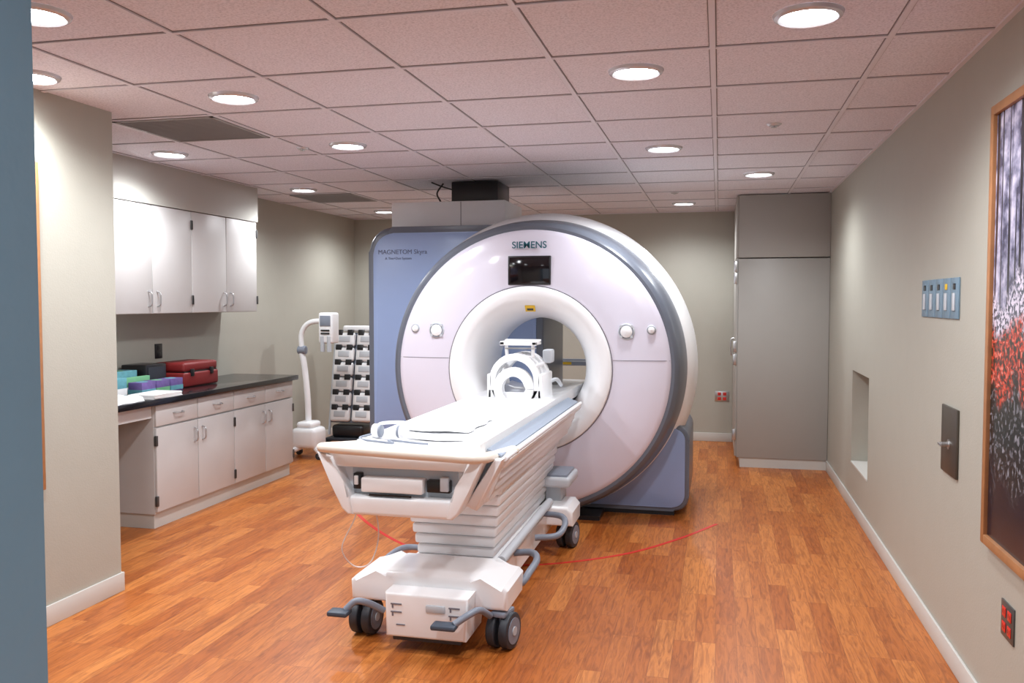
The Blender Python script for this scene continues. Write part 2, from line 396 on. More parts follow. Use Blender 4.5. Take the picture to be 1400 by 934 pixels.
prism('lower_cover_shell', rrect(-1.6, -0.195, 0.035, 0.66, 0.11), 'Y', 6.27, 7.2, M_RING, g, 0.02, 3)
prism('lower_cover_panel', rrect(-1.6, -0.225, 0.065, 0.635, 0.09), 'Y', 6.257, 6.30, M_BLUE, g, 0.006)
box('base_plinth', -2.6, -0.3, 6.30, 7.3, 0.0, 0.06, M_BLACK, g)
box('front_plinth', -1.75, -0.8, 6.02, 6.35, 0.0, 0.03, M_BLACK, g)
text('model_label', 'MAGNETOM Skyra', (-2.42, 6.4635, 1.925), 0.05, M_TEXTG, g)
text('model_sublabel', 'A Tim+Dot System', (-2.455, 6.4635, 1.875), 0.028, M_TEXTG, g)
box('top_service_box', -2.62, -1.66, 6.75, 7.35, 2.05, 2.345, M_WHITE, g, 0.008)
box('top_service_box_gap', -2.03, -2.025, 6.748, 6.76, 2.1, 2.34, M_SEAM, g)
box('ceiling_vent_duct', -2.13, -1.74, 6.82, 7.22, 2.32, 2.51, M_BLACK, g, 0.01)
tube('service_cable', [(-2.2, 6.83, 2.50), (-2.25, 6.82, 2.42), (-2.22, 6.82, 2.35)], 0.007, M_BLACK, g)
tube('service_cable_b', [(-2.3, 6.83, 2.51), (-2.2, 6.8, 2.47), (-2.1, 6.84, 2.44)], 0.006, M_BLACK, g)
prism('bore_bed_rail', [(GX-0.27, GZ-0.22), (GX+0.27, GZ-0.22), (GX+0.2, GZ-0.285), (GX-0.2, GZ-0.285)], 'Y', 5.95, 7.6, M_WHITE, g, 0.004)
box('rear_rail', -1.72, -0.98, 7.80, 7.86, 0.955, 1.015, M_GREY, g, 0.01)
box('rear_rail_edge', -1.72, -0.98, 7.795, 7.80, 0.99, 1.005, M_LGREY, g)
box('rear_rail_label', -1.42, -1.30, 7.79, 7.80, 0.965, 0.988, M_YEL, g)
for x in (-1.6, -1.08): box('rear_rail_bracket', x-0.02, x+0.02, 7.6, 7.82, 0.945, 0.995, M_GREY, g, 0.004)

# ---------------------------------------------------------------- patient table
TX = -1.255; FX = TX-0.06
t = empty('mri_patient_table', (TX, 4.5, 0))
def sx(pts, c=None): return [((TX if c is None else c)+a, b) for a, b in pts]
half = [(0.285, 0.895), (0.355, 0.868), (0.375, 0.852), (0.372, 0.835), (0.350, 0.812), (0.330, 0.806), (0.330, 0.765), (0.312, 0.755), (0.309, 0.715), (0.29, 0.705), (0.285, 0.665), (0.26, 0.655)]
prism('table_side_body', sx(half+[(-a, b) for a, b in half[::-1]]), 'Y', 3.66, 5.68, M_WHITE, t, 0.006)
for s in (-1, 1):
    pts = [(TX+s*0.287, 0.897), (TX+s*0.352, 0.872), (TX+s*0.354, 0.879), (TX+s*0.290, 0.905)]
    prism('side_stripe', pts, 'Y', 3.60, 5.66, M_STRIPE, t)
    tube('side_edge_rail', [(TX+s*0.366, 3.6, 0.864), (TX+s*0.366, 5.70, 0.864)], 0.012, M_WHITE, t, smooth=False)
prof = []
for i in range(17):
    x = -0.28+0.56*i/16; prof.append((TX+x, 0.895+0.04*(abs(x)/0.28)**2.2))
prof += [(TX+0.282, 0.87), (TX-0.282, 0.87)]
prism('patient_board', prof, 'Y', 3.52, 6.6, M_WHITE, t, 0.004)
prism('mattress', sx([(-0.245, 0.905), (-0.235, 0.938), (-0.12, 0.93), (0, 0.926), (0.12, 0.93), (0.235, 0.938), (0.245, 0.905), (0, 0.90)]), 'Y', 3.78, 5.30, M_CLOTH, t, 0.008)
prism('foot_end_shell', sx([(-0.33, 0.88), (0.33, 0.88), (0.335, 0.84), (0.27, 0.66), (0.235, 0.635), (-0.235, 0.635), (-0.27, 0.66), (-0.335, 0.84)], FX), 'Y', 3.53, 3.9, M_WHITE, t, 0.015, 3)
prism('foot_end_lower_bar', sx([(-0.285, 0.70), (0.285, 0.70), (0.265, 0.655), (0.23, 0.618), (-0.23, 0.618), (-0.265, 0.655)], FX), 'Y', 3.455, 3.62, M_WHITE, t, 0.018, 3)
prism('foot_end_upper_tray', sx([(-0.33, 0.892), (0.33, 0.882), (0.31, 0.825), (-0.31, 0.825)], FX), 'Y', 3.46, 3.66, M_WHITE, t, 0.012, 3)
hw = 0.36
tube('handle_rail', [(TX-0.352, 3.82, 0.864), (FX-hw, 3.62, 0.884), (FX-hw, 3.49, 0.902), (FX-hw+0.045, 3.425, 0.912), (FX-0.22, 3.41, 0.911), (FX, 3.405, 0.904), (FX+0.22, 3.41, 0.897), (FX+hw-0.045, 3.425, 0.891), (FX+hw, 3.49, 0.882), (FX+hw+0.01, 3.60, 0.874), (TX+0.352, 3.82, 0.864)], 0.022, M_CREAM, t, seg=16, sx=1.35, sz=1.0)
for s in (-1, 1):
    prism('foot_end_strut', [(FX+s*(hw+0.018), 0.888), (FX+s*(hw-0.055), 0.872), (FX+s*0.262, 0.76), (FX+s*0.225, 0.70), (FX+s*0.21, 0.622), (FX+s*0.235, 0.620), (FX+s*0.262, 0.645), (FX+s*0.315, 0.76)], 'Y', 3.448, 3.56, M_WHITE, t, 0.012, 3)
    prism('side_wing', [(TX+s*0.368, 0.868), (TX+s*0.33, 0.868), (TX+s*0.20, 0.66), (TX+s*0.25, 0.64)], 'Y', 3.555, 3.80, M_WHITE, t, 0.01, 3)
box('foot_end_recess', FX-0.24, FX+0.24, 3.523, 3.54, 0.70, 0.815, M_LGREY, t)
box('latch_cassette', FX-0.18, FX+0.10, 3.465, 3.55, 0.718, 0.782, M_WHITE, t, 0.008)
box('latch_bracket_l', FX-0.225, FX-0.19, 3.49, 3.54, 0.725, 0.795, M_BLACK, t, 0.005)
box('latch_clip_l', FX-0.218, FX-0.20, 3.482, 3.50, 0.745, 0.785, M_WHITE, t, 0.003)
box('latch_bracket_r', FX+0.11, FX+0.215, 3.49, 3.54, 0.725, 0.778, M_BLACK, t, 0.005)
box('latch_lever_r', FX+0.175, FX+0.212, 3.475, 3.50, 0.735, 0.795, M_LGREY, t, 0.004)
box('latch_slot', FX-0.14, FX+0.05, 3.462, 3.47, 0.705, 0.713, M_BLACK, t)
for i in range(7):
    z0 = 0.285+0.054*i; w = 0.198+0.009*i
    box('bellows_layer_%d' % i, TX-w, TX+w, 4.06-0.01*i, 5.42+0.022*i, z0, z0+0.051, M_WHITE, t, 0.014, 3)
box('bellows_core', TX-0.18, TX+0.18, 4.09, 5.38, 0.22, 0.68, M_LGREY, t)
prism('front_crossbar', sx([(-0.365, 0.18), (-0.37, 0.27), (-0.35, 0.288), (-0.24, 0.30), (-0.20, 0.318), (0.20, 0.318), (0.24, 0.30), (0.35, 0.288), (0.37, 0.27), (0.365, 0.18)]), 'Y', 3.64, 3.97, M_WHITE, t, 0.02, 3)
prism('chassis_beam', sx([(-0.24, 0.12), (0.24, 0.12), (0.24, 0.24), (0.2, 0.285), (-0.2, 0.285), (-0.24, 0.24)]), 'Y', 3.9, 5.45, M_WHITE, t, 0.015, 3)
prism('rear_crossbar', sx([(-0.40, 0.165), (-0.40, 0.25), (-0.37, 0.285), (0.37, 0.285), (0.40, 0.25), (0.40, 0.165)]), 'Y', 5.18, 5.50, M_WHITE, t, 0.02, 3)
fx = TX+0.035
prism('front_service_box', [(fx-0.19, 0.07), (fx+0.175, 0.07), (fx+0.19, 0.265), (fx-0.195, 0.265)], 'Y', 3.53, 3.80, M_WHITE, t, 0.014, 3)
box('front_box_lip', fx-0.165, fx+0.15, 3.55, 3.7, 0.05, 0.075, M_RUBBER, t, 0.004)
box('brake_button', fx-0.005, fx+0.085, 3.522, 3.54, 0.19, 0.225, M_LGREY, t, 0.008)
for i, x in enumerate((-0.165, 0.10)):
    for k in range(2):
        box('pedal_icon', fx+x, fx+x+0.05, 3.527, 3.532, 0.18+0.035*k, 0.186+0.035*k, M_SEAM, t)
        box('pedal_icon', fx+x+0.005, fx+x+0.012, 3.527, 3.532, 0.165+0.035*k, 0.18+0.035*k, M_SEAM, t)
box('pedal_icon', fx-0.14, fx-0.10, 3.527, 3.532, 0.125, 0.13, M_SEAM, t)
def caster(x, y, ang):
    a = math.radians(ang); ax = Vector((math.cos(a), math.sin(a), 0))
    c = Vector((x, y, 0.082))
    for s in (-1, 1):
        p0 = c+ax*(s*0.010); p1 = c+ax*(s*0.052)
        cyl('caster_tyre', p0, p1, 0.081, M_RUBBER, t, seg=40, bevel=0.008)
        cyl('caster_hub', p1, p1+ax*(s*0.003), 0.058, M_GREY, t, seg=32)
        cyl('caster_cap', p1, p1+ax*(s*0.007), 0.02, M_LGREY, t, seg=20)
    cyl('caster_stem', c+Vector((0, 0, 0.0)), (x, y, 0.19), 0.022, M_GREY, t, seg=16)
    M = Matrix.Translation((x, y, 0.13)) @ Matrix.Rotation(a, 4, 'Z')
    box('caster_guard', -0.035, 0.035, -0.06, 0.05, 0.02, 0.045, M_GREY, t, 0.008, M=M)
caster(TX-0.325, 3.72, -5); caster(TX+0.335, 3.70, -12); caster(TX+0.345, 5.34, -12); caster(TX-0.345, 5.34, 10)
tube('pedal_arm_l', [(TX-0.20, 3.62, 0.15), (TX-0.25, 3.56, 0.20), (TX-0.30, 3.54, 0.21), (TX-0.34, 3.52, 0.175)], 0.015, M_GREY, t)
box('pedal_pad_l', TX-0.41, TX-0.315, 3.47, 3.54, 0.155, 0.178, M_PEDAL, t, 0.009)
tube('pedal_arm_r', [(TX+0.29, 3.64, 0.16), (TX+0.265, 3.56, 0.21), (TX+0.23, 3.50, 0.205), (TX+0.18, 3.46, 0.175)], 0.015, M_GREY, t)
box('pedal_pad_r', TX+0.085, TX+0.195, 3.42, 3.49, 0.155, 0.178, M_PEDAL, t, 0.009)
tube('side_bar_front', [(TX+0.22, 4.32, 0.24), (TX+0.33, 4.32, 0.25), (TX+0.375, 4.24, 0.24), (TX+0.375, 4.06, 0.23), (TX+0.35, 3.98, 0.2), (TX+0.28, 3.96, 0.2)], 0.018, M_GREY, t)
tube('side_tube', [(TX+0.255, 3.98, 0.30), (TX+0.255, 5.2, 0.31)], 0.024, M_LGREY, t, smooth=False)
tube('side_bar_rear', [(TX+0.24, 5.1, 0.26), (TX+0.36, 5.02, 0.27), (TX+0.40, 4.92, 0.25), (TX+0.38, 4.78, 0.22), (TX+0.26, 4.74, 0.21)], 0.018, M_GREY, t)
tube('side_bar_left', [(TX-0.22, 4.30, 0.24), (TX-0.33, 4.26, 0.25), (TX-0.37, 4.15, 0.24), (TX-0.35, 4.0, 0.24), (TX-0.28, 3.95, 0.24)], 0.016, M_GREY, t)
box('foot_step_tray', TX+0.19, TX+0.37, 5.25, 5.60, 0.385, 0.45, M_LGREY, t, 0.02, 3)
box('foot_step_tray_top', TX+0.21, TX+0.35, 5.28, 5.57, 0.445, 0.465, M_GREY, t, 0.008)
box('tray_support', TX+0.2, TX+0.3, 5.35, 5.55, 0.27, 0.39, M_LGREY, t, 0.01)
box('docking_block', TX-0.16, TX+0.16, 5.45, 5.86, 0.35, 0.62, M_WHITE, t, 0.02)
tube('hanging_tube', [(TX-0.30, 3.60, 0.66), (TX-0.33, 3.60, 0.56), (TX-0.40, 3.62, 0.42), (TX-0.36, 3.66, 0.33), (TX-0.28, 3.66, 0.35), (TX-0.23, 3.64, 0.48), (TX-0.24, 3.62, 0.64)], 0.003, M_CLEAR, t, seg=6, n=10)

# ---------------------------------------------------------------- things on the table
hc = empty('head_coil', (TX, 5.5, 0.92)); hy = 5.34
prism('coil_cradle', sx([(-0.175, 0.99), (-0.18, 0.905), (0.18, 0.905), (0.175, 0.99), (0.13, 0.975), (0.07, 0.955), (-0.07, 0.955), (-0.13, 0.975)]), 'Y', hy, hy+0.36, M_WHITE, hc, 0.01)
def arch(name, y0, y1, ro, ri, zc, a0=-20, a1=200, xo=0.0, m=M_WHITE):
    pts = [(TX+xo+ro*math.cos(math.radians(a0+(a1-a0)*i/24)), zc+ro*1.05*math.sin(math.radians(a0+(a1-a0)*i/24))) for i in range(25)]
    pts += [(TX+xo+ri*math.cos(math.radians(a1-(a1-a0)*i/24)), zc+ri*1.05*math.sin(math.radians(a1-(a1-a0)*i/24))) for i in range(25)]
    prism(name, pts, 'Y', y0, y1, m, hc, 0.005)
arch('front_arch', hy, hy+0.05, 0.165, 0.13, 1.035, -45, 225)
arch('rear_shell', hy+0.24, hy+0.34, 0.165, 0.115, 1.035)
arch('mid_arch', hy+0.12, hy+0.17, 0.16, 0.135, 1.035)
arch('chin_ring', hy-0.035, hy+0.03, 0.128, 0.078, 0.99, 0, 359)
for a in (35, 65, 90, 115, 145):
    ra = math.radians(a); x = TX+0.152*math.cos(ra); z = 1.035+0.158*math.sin(ra)
    tube('coil_bar', [(x, hy+0.01, z), (x, hy+0.33, z)], 0.016, M_WHITE, hc, smooth=False)
for s in (-1, 1):
    box('coil_side_wall', TX+s*0.145, TX+s*0.18, hy, hy+0.34, 0.92, 1.08, M_WHITE, hc, 0.01)
    tube('mirror_post', [(TX+s*0.085, hy+0.16, 1.18), (TX+s*0.09, hy+0.15, 1.265)], 0.012, M_WHITE, hc, smooth=False)
boxes('mirror_frame', [(TX-0.12, TX+0.12, hy+0.10, hy+0.13, 1.255, 1.28), (TX-0.12, TX+0.12, hy+0.24, hy+0.27, 1.265, 1.29), (TX-0.12, TX-0.09, hy+0.1, hy+0.27, 1.257, 1.283), (TX+0.09, TX+0.12, hy+0.1, hy+0.27, 1.257, 1.283)], M_WHITE, hc, bevel=0.004)
box('mirror_glass', TX-0.095, TX+0.095, hy+0.14, hy+0.23, 1.23, 1.236, M_METAL, hc)
tube('coil_plug_cable', [(TX+0.14, hy+0.3, 0.99), (TX+0.20, hy+0.36, 1.02), (TX+0.21, hy+0.5, 0.97)], 0.013, M_LGREY, hc)
box('coil_plug', TX+0.12, TX+0.18, hy+0.3, hy+0.42, 1.13, 1.22, M_LGREY, hc, 0.012)

bk = empty('folded_sheet', (TX-0.05, 3.85, 0.935))
def sheet(name, x0, x1, y0, y1, z, h, amp, m, parent, nx=26, ny=26):
    bm = bmesh.new(); grid = []
    for j in range(ny+1):
        row = []
        for i in range(nx+1):
            u = i/nx; v = j/ny; e = min(u, 1-u, v, 1-v)
            zz = z+h*min(1, e*14)**0.5+amp*(math.sin(u*17+v*9)+math.sin(v*21-u*7)+random.uniform(-.4, .4))*min(1, e*8)
            row.append(bm.verts.new((x0+(x1-x0)*u+0.008*math.sin(v*13), y0+(y1-y0)*v+0.01*math.sin(u*11), zz)))
        grid.append(row)
    for j in range(ny):
        for i in range(nx):
            bm.faces.new((grid[j][i], grid[j][i+1], grid[j+1][i+1], grid[j+1][i]))
    return finish(bm, name, m, parent, sharp=80)
sheet('linen_top', TX-0.22, TX+0.14, 3.82, 4.30, 0.938, 0.016, 0.003, M_CLOTH, bk)
hp = empty('patient_headphones', (TX-0.22, 3.62, 0.93))
for s in (-1, 1):
    cx = TX-0.18+s*0.065
    cyl('ear_cup', (cx-0.016*s, 3.66, 0.955), (cx+0.016*s, 3.66, 0.955), 0.033, M_WHITE, hp, bevel=0.008)
    cyl('ear_pad', (cx-0.028*s, 3.66, 0.955), (cx-0.014*s, 3.66, 0.955), 0.029, M_GREY, hp, bevel=0.005)
tube('headband', [(TX-0.245, 3.66, 0.965), (TX-0.245, 3.72, 0.98), (TX-0.18, 3.78, 0.98), (TX-0.115, 3.72, 0.98), (TX-0.115, 3.66, 0.965)], 0.008, M_WHITE, hp)
tube('air_hose', [(TX-0.25, 3.65, 0.945), (TX-0.29, 3.58, 0.935), (TX-0.24, 3.55, 0.93), (TX-0.13, 3.56, 0.92), (TX-0.16, 3.60, 0.925), (TX-0.06, 3.62, 0.915), (TX+0.02, 3.60, 0.915)], 0.005, M_GREY, hp)

# ---------------------------------------------------------------- floor tape
pts = smoothpts([(-2.9, 6.75, 0), (-2.74, 6.2, 0), (-2.5, 5.77, 0), (-2.1, 5.30, 0), (-1.76, 5.03, 0), (-1.35, 4.90, 0), (-1.0, 4.93, 0), (-0.56, 5.24, 0), (-0.25, 5.66, 0), (0.0, 6.12, 0)], 12)
bm = bmesh.new(); prev = None
for i, p in enumerate(pts):
    d = (pts[min(i+1, len(pts)-1)]-pts[max(i-1, 0)]).normalized(); n = Vector((-d.y, d.x, 0))*0.012
    cur = [bm.verts.new((p.x+n.x, p.y+n.y, 0.0)), bm.verts.new((p.x+n.x, p.y+n.y, 0.0015)), bm.verts.new((p.x-n.x, p.y-n.y, 0.0015)), bm.verts.new((p.x-n.x, p.y-n.y, 0.0))]
    if prev:
        for a in range(3): bm.faces.new((prev[a], prev[a+1], cur[a+1], cur[a]))
    prev = cur
finish(bm, 'floor_marking_tape', M_RED)

# ---------------------------------------------------------------- base cabinets and counter
cb = empty('base_cabinet', (-3.97, 6.1, 0))
Y0, Y1, Y2 = 5.10, 6.07, 7.03; XF = -3.67
box('carcass', XLL+0.002, XF-0.02, Y0, Y2, 0.10, 0.844, M_CAB, cb)
box('toe_base', XLL+0.014, XF-0.035, Y0+0.01, Y2-0.01, 0.0, 0.10, M_WALLB, cb)
ys = [Y0, (Y0+Y1)/2, Y1, (Y1+Y2)/2, Y2]
for i in range(4):
    a, b = ys[i]+0.004, ys[i+1]-0.004
    box('door_%d' % i, XF-0.02, XF, a, b, 0.115, 0.685, M_CAB, cb, 0.003)
    box('drawer_%d' % i, XF-0.02, XF, a, b, 0.697, 0.838, M_CAB, cb, 0.003)
    my = (a+b)/2
    tube('drawer_pull_%d' % i, [(XF, my-0.05, 0.77), (XF+0.028, my-0.035, 0.768), (XF+0.03, my, 0.767), (XF+0.028, my+0.035, 0.768), (XF, my+0.05, 0.77)], 0.0055, M_METAL, cb)
    hy_ = b-0.045 if i % 2 == 0 else a+0.045
    tube('door_pull_%d' % i, [(XF, hy_, 0.53), (XF+0.028, hy_, 0.545), (XF+0.03, hy_, 0.58), (XF+0.028, hy_, 0.615), (XF, hy_, 0.63)], 0.0055, M_METAL, cb)
    hz = a-0.002 if i % 2 == 0 else b+0.002
    for z in (0.19, 0.60): box('hinge', XF-0.012, XF+0.008, hz-0.010, hz+0.010, z-0.035, z+0.035, M_HINGE, cb, 0.003)
ct = empty('countertop', (-3.95, 5.5, 0.86))
box('slab', XLL+0.002, -3.63, YA+0.016, Y2+0.035, 0.846, 0.886, M_COUNTER, ct, 0.004)
box('apron', -3.72, -3.70, YA+0.016, Y0-0.004, 0.755, 0.846, M_CAB, ct)

uc = empty('wall_cabinet', (-4.1, 5.9, 1.8)); XU = -3.92
UY = [4.96, 5.44, 5.92, 6.40, 6.88]
box('carcass', XLL+0.002, XU-0.02, UY[0], UY[-1], 1.45, 2.225, M_CAB, uc)
for i in range(4):
    a, b = UY[i]+0.004, UY[i+1]-0.004
    box('door_%d' % i, XU-0.02, XU, a, b, 1.453, 2.222, M_CAB, uc, 0.003)
    hy_ = b-0.045 if i % 2 == 0 else a+0.045
    tube('door_pull_%d' % i, [(XU, hy_, 1.50), (XU+0.028, hy_, 1.515), (XU+0.03, hy_, 1.555), (XU+0.028, hy_, 1.595), (XU, hy_, 1.61)], 0.0055, M_METAL, uc)
    hz = a-0.002 if i % 2 == 0 else b+0.002
    for z in (1.55, 2.12): box('hinge', XU-0.012, XU+0.008, hz-0.010, hz+0.010, z-0.035, z+0.035, M_HINGE, uc, 0.003)
box('wall_soffit', XLL, XU+0.01, YA, 6.89, 2.226, H-0.0, M_SOFFIT)

# ---------------------------------------------------------------- counter-top items
Z = 0.887
tb = empty('tool_case', (-4.0, 6.0, Z))
box('lower_case', -4.20, -3.92, 5.80, 6.26, Z, Z+0.11, M_TOOL, tb, 0.015, 3)
box('lid', -4.195, -3.925, 5.805, 6.255, Z+0.114, Z+0.185, M_TOOL, tb, 0.02, 3)
box('band', -4.18, -3.93, 5.815, 6.245, Z+0.10, Z+0.12, M_BLACK, tb)
for y in (5.90, 6.16): box('latch', -3.926, -3.912, y-0.02, y+0.02, Z+0.08, Z+0.135, M_BLACK, tb, 0.003)
bx = empty('equipment_box', (-4.1, 5.6, Z))
box('housing', -4.24, -4.03, 5.50, 5.74, Z, Z+0.19, M_BLACK, bx, 0.01); box('front_panel', -4.032, -4.025, 5.52, 5.72, Z+0.03, Z+0.17, M_RUBBER, bx)
def carton(name, x0, x1, y0, y1, h, m1, m2, slot=True):
    p = empty(name, ((x0+x1)/2, (y0+y1)/2, Z))
    box('carton', x0, x1, y0, y1, Z, Z+h, m1, p, 0.003)
    box('printed_band', x0-0.001, x1+0.001, y0-0.001, y1+0.001, Z+h*0.1, Z+h*0.45, m2, p)
    if slot:
        lathe('opening', [(0.001, Z+h+0.002), (0.035, Z+h+0.002), (0.04, Z+h)], ((x0+x1)/2, (y0+y1)/2), 'Z', m2, p, 20)
    return p
carton('glove_box', -4.20, -4.08, 4.90, 5.14, 0.22, M_PAPER, M_TEAL)
carton('glove_box', -4.05, -3.94, 4.95, 5.17, 0.13, M_TEAL, M_PAPER)
carton('wipes_box', -3.97, -3.86, 5.22, 5.37, 0.09, M_PURP, M_TEAL)
carton('wipes_box', -3.97, -3.86, 5.385, 5.53, 0.09, M_PURP, M_GREEN)
carton('wipes_box', -3.97, -3.86, 5.545, 5.69, 0.09, M_PURP, M_TEAL)
carton('wipes_box', -4.02, -3.985, 5.22, 5.48, 0.12, M_GREEN, M_PAPER, False)
carton('wipes_box', -4.20, -4.06, 5.20, 5.44, 0.16, M_TEAL, M_GREEN)
ps = empty('paper_stack', (-3.75, 5.2, Z))
for i in range(5):
    M = Matrix.Translation((-3.74, 5.20, Z)) @ Matrix.Rotation(math.radians(random.uniform(-3, 3)), 4, 'Z')
    box('sheets_%d' % i, -0.10, 0.10, -0.16, 0.16, 0.006*i, 0.006*i+0.005, M_PAPER, ps, 0.001, M=M)
ps2 = empty('folded_towel', (-3.76, 4.85, Z))
sheet('towel_top', -3.90, -3.66, 4.68, 4.99, Z, 0.035, 0.003, M_CLOTH, ps2)

def outlet(name, loc, axis, red=True, w=0.075, h=0.115, plate=M_METAL):
    x, y, z = loc; p = empty(name, loc)
    def bb(nm, u0, u1, z0, z1, d0, d1, m, bev=0.0):
        if axis == '-X': box(nm, x-d1, x-d0, y+u0, y+u1, z+z0, z+z1, m, p, bev)
        if axis == '+X': box(nm, x+d0, x+d1, y+u0, y+u1, z+z0, z+z1, m, p, bev)
        if axis == '-Y': box(nm, x+u0, x+u1, y-d1, y-d0, z+z0, z+z1, m, p, bev)
    bb('plate', -w/2, w/2, -h/2, h/2, 0.0, 0.006, plate, 0.002)
    for dz in (-0.026, 0.026):
        for du in ((-0.028, 0.028) if w > 0.1 else (0,)):
            bb('socket', du-0.018, du+0.018, dz-0.017, dz+0.017, 0.006, 0.009, M_REDOUT if red else M_BLACK, 0.002)
            bb('slot', du-0.009, du-0.006, dz-0.006, dz+0.008, 0.009, 0.0095, M_BLACK); bb('slot', du+0.006, du+0.009, dz-0.006, dz+0.008, 0.009, 0.0095, M_BLACK)
outlet('wall_outlet', (XR, 3.225, 0.45), '-X', True, 0.13, 0.125, M_HINGE)
outlet('wall_outlet', (0.04, YB, 0.50), '-Y', True, 0.15, 0.11)
outlet('wall_outlet', (XLL, 5.98, 1.15), '+X', False, 0.09, 0.115, M_BLACK)

# ---------------------------------------------------------------- tall storage cabinet
sc = empty('storage_cabinet', (0.6, 9.0, 0)); SX = 0.15; SY = 8.30
box('carcass', SX+0.02, XR-0.002, SY, YB-0.002, 0.09, 1.93, M_TALL, sc, 0.003)
box('upper_carcass', SX+0.02, XR-0.002, SY, YB-0.002, 1.94, H-0.008, M_TALL, sc, 0.003)
box('plinth', SX+0.05, XR-0.002, SY+0.01, YB-0.015, 0.0, 0.09, M_WALLB, sc)
ym = [SY+0.01, SY+0.01+0.725, YB-0.006]
for i in range(2):
    box('tall_door_%d' % i, SX, SX+0.02, ym[i]+0.004, ym[i+1]-0.004, 0.10, 1.925, M_TALL, sc, 0.003)
    box('upper_door_%d' % i, SX, SX+0.02, ym[i]+0.004, ym[i+1]-0.004, 1.945, H-0.012, M_TALL, sc, 0.003)
    hh = ym[1]+(-0.05 if i == 0 else 0.05)
    tube('pull_%d' % i, [(SX, hh, 1.0), (SX-0.03, hh, 1.02), (SX-0.03, hh, 1.15), (SX, hh, 1.17)], 0.007, M_METAL, sc)
for z in (0.3, 1.0, 1.12, 1.75, 1.86):
    box('hinge', SX-0.022, SX+0.012, SY+0.0, SY+0.03, z-0.05, z+0.05, M_METAL, sc, 0.004)

# ---------------------------------------------------------------- framed pictures
def framed(name, xw, sgn, y0, y1, z0, z1):
    p = empty(name, (xw, (y0+y1)/2, (z0+z1)/2)); d = 0.03; w = 0.035
    def B(nm, a, b, c, d_, e0, e1, m, bev=0): box(nm, xw+sgn*e0, xw+sgn*e1, a, b, c, d_, m, p, bev)
    B('frame_far', y1-w, y1, z0, z1, 0, d, M_WOODF, 0.004); B('frame_near', y0, y0+w, z0, z1, 0, d, M_WOODF, 0.004)
    B('frame_top', y0+w-0.002, y1-w+0.002, z1-w, z1, 0, d, M_WOODF, 0.004); B('frame_bottom', y0+w-0.002, y1-w+0.002, z0, z0+w, 0, d, M_WOODF, 0.004)
    B('print', y0+w-0.003, y1-w+0.003, z0+w-0.003, z1-w+0.003, 0.004, 0.016, M_PHOTO)
framed('framed_photograph', XR, -1, 2.35, 3.47, 0.66, 2.235)
framed('framed_photograph', XL, 1, 2.15, 3.42, 0.66, 2.18)

sw = empty('light_switch_panel', (XR, 4.25, 1.55))
for i in range(5):
    y = 3.935+i*0.135
    box('plate_%d' % i, XR-0.008, XR, y, y+0.125, 1.465, 1.64, M_PLATE, sw, 0.003)
    box('rocker_%d' % i, XR-0.014, XR-0.008, y+0.045, y+0.08, 1.50, 1.575, M_LGREY, sw, 0.002)
    box('indicator_%d' % i, XR-0.011, XR-0.008, y+0.045, y+0.08, 1.59, 1.615, M_BLACK if i != 1 else M_YEL, sw, 0.001)
eb = empty('electrical_access_box', (XR, 4.0, 0.95))
box('cover', XR-0.012, XR, 3.90, 4.15, 0.80, 1.09, M_BRONZE, eb, 0.004)
cyl('lock_base', (XR-0.014, 4.02, 0.93), (XR-0.012, 4.02, 0.93), 0.022, M_METAL, eb)
cyl('lock_key', (XR-0.045, 4.02, 0.93), (XR-0.012, 4.02, 0.93), 0.010, M_METAL, eb)
box('lock_lever', XR-0.05, XR-0.04, 3.995, 4.045, 0.925, 0.935, M_METAL, eb, 0.002)

# ---------------------------------------------------------------- contrast injector
ij = empty('contrast_injector', (-3.96, 7.9, 0)); ix, iy = -3.93, 7.85
for k in range(4):
    a = math.radians(45+90*k+10)
    ex, ey = ix+0.2*math.cos(a), iy+0.2*math.sin(a)
    tube('base_leg', [(ix, iy, 0.12), (ix+0.1*math.cos(a), iy+0.1*math.sin(a), 0.11), (ex, ey, 0.075)], 0.028, M_WHITE, ij)
    cyl('castor', (ex, ey-0.012, 0.035), (ex, ey+0.012, 0.035), 0.035, M_RUBBER, ij, seg=20)
    cyl('castor_stem', (ex, ey, 0.03), (ex, ey, 0.08), 0.014, M_GREY, ij, seg=10)
box('base_housing', ix-0.13, ix+0.13, iy-0.14, iy+0.14, 0.10, 0.30, M_WHITE, ij, 0.045, 4)
box('base_top_housing', ix-0.09, ix+0.09, iy-0.1, iy+0.1, 0.29, 0.36, M_WHITE, ij, 0.03, 3)
tube('column', [(ix, iy, 0.3), (ix-0.01, iy, 0.6), (ix-0.04, iy, 0.9), (ix-0.07, iy, 1.05)], 0.03, M_WHITE, ij)
cyl('column_joint', (ix-0.10, iy, 1.06), (ix-0.02, iy, 1.06), 0.042, M_GREY, ij, bevel=0.006)
tube('swing_arm', [(ix-0.065, iy, 1.05), (ix-0.07, iy, 1.2), (ix-0.03, iy, 1.29), (ix+0.04, iy, 1.335), (ix+0.16, iy, 1.35)], 0.026, M_WHITE, ij)
box('injector_head', ix+0.15, ix+0.30, iy-0.08, iy+0.08, 1.13, 1.43, M_WHITE, ij, 0.02, 3)
box('head_panel', ix+0.17, ix+0.28, iy-0.086, iy-0.078, 1.30, 1.40, M_GREY, ij, 0.003)
for s in (0, 1):
    cyl('syringe', (ix+0.19+0.07*s, iy-0.07, 1.05), (ix+0.19+0.07*s, iy-0.07, 1.2), 0.022, M_LGREY, ij, seg=20)
    box('key_row', ix+0.18, ix+0.27, iy-0.087, iy-0.079, 1.22+0.03*s, 1.235+0.03*s, M_BLACK, ij)

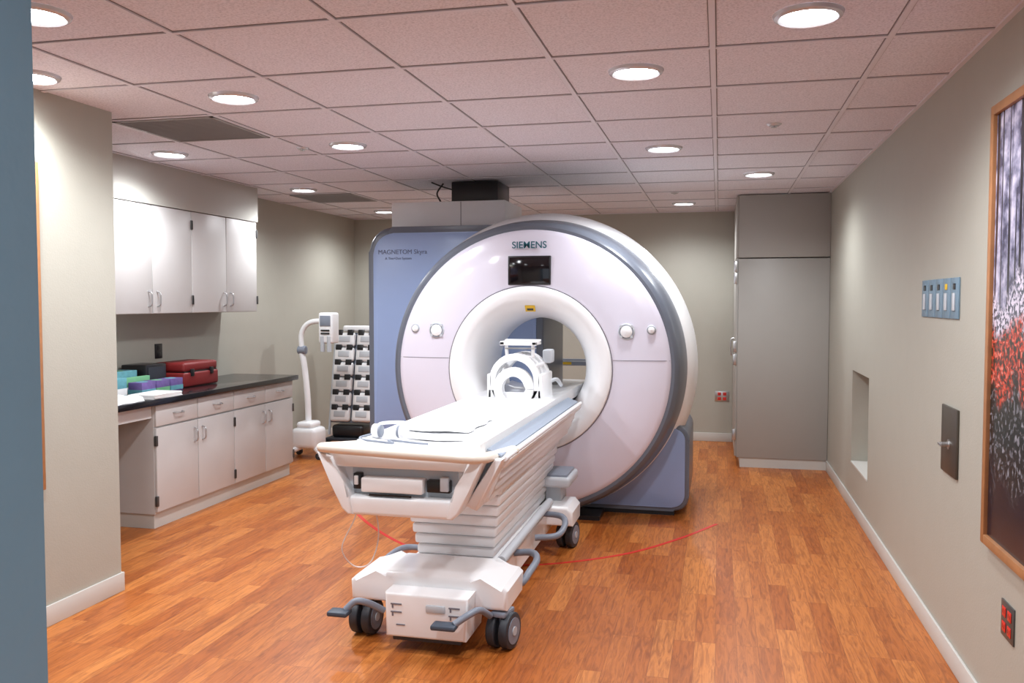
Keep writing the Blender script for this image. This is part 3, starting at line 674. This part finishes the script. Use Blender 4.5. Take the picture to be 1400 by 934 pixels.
# ---------------------------------------------------------------- coil rack
cr = empty('coil_storage_cart', (-3.7, 8.4, 0)); cx, cy = -3.70, 8.45
for s in (-1, 1):
    tube('upright', [(cx+s*0.25, cy-0.1, 0.15), (cx+s*0.25, cy+0.10, 1.20)], 0.014, M_LGREY, cr, smooth=False)
    tube('foot_rail', [(cx+s*0.24, cy-0.25, 0.09), (cx+s*0.24, cy+0.25, 0.09)], 0.016, M_RUBBER, cr, smooth=False)
    for y in (cy-0.22, cy+0.22):
        cyl('castor', (cx+s*0.24-0.012, y, 0.04), (cx+s*0.24+0.012, y, 0.04), 0.04, M_RUBBER, cr, seg=20)
        cyl('castor_stem', (cx+s*0.24, y, 0.04), (cx+s*0.24, y, 0.09), 0.01, M_GREY, cr, seg=10)
box('lower_shelf', cx-0.25, cx+0.25, cy-0.2, cy+0.2, 0.10, 0.13, M_RUBBER, cr, 0.005)
box('stored_coil', cx-0.2, cx+0.15, cy-0.15, cy+0.1, 0.13, 0.26, M_BLACK, cr, 0.03, 3)
MT = Matrix.Translation((cx, cy-0.1, 0.28)) @ Matrix.Rotation(math.radians(-11), 4, 'X')
box('back_board', -0.235, 0.235, 0.02, 0.04, 0, 0.95, M_GREY, cr, 0.004, M=MT)
for c in range(2):
    for r in range(6):
        x0 = -0.232+c*0.240; z0 = 0.01+r*0.157
        box('array_pad', x0, x0+0.224, -0.045, 0.02, z0, z0+0.150, M_WHITE, cr, 0.03, 3, M=MT)
        box('strap', x0+0.02, x0+0.085, -0.050, -0.03, z0+0.118, z0+0.175, M_BLACK, cr, 0.003, M=MT)
        box('strap', x0+0.14, x0+0.205, -0.050, -0.03, z0+0.118, z0+0.175, M_BLACK, cr, 0.003, M=MT)
        box('pad_core', x0+0.05, x0+0.175, -0.052, -0.04, z0+0.045, z0+0.105, M_LGREY, cr, 0.012, M=MT)
box('top_pad', -0.16, 0.19, -0.03, 0.04, 0.96, 1.02, M_WHITE, cr, 0.02, 3, M=MT)

# ---------------------------------------------------------------- world, camera
w = bpy.data.worlds.new('world'); bpy.context.scene.world = w; w.use_nodes = True
w.node_tree.nodes['Background'].inputs[0].default_value = (0.78, 0.87, 1.0, 1)
w.node_tree.nodes['Background'].inputs[1].default_value = 1.1

cam = bpy.data.cameras.new('camera'); co = bpy.data.objects.new('camera', cam); C.objects.link(co)
co.location = (0, 0, 1.54)
co.rotation_euler = (math.radians(90-2.65), 0, math.atan(283/1190))
cam.sensor_width = 36; cam.lens = 1190/1400*36; cam.clip_start = 0.05
bpy.context.scene.camera = co
vs = bpy.context.scene.view_settings
vs.view_transform = 'Standard'; vs.look = 'None'; vs.exposure = 0.0
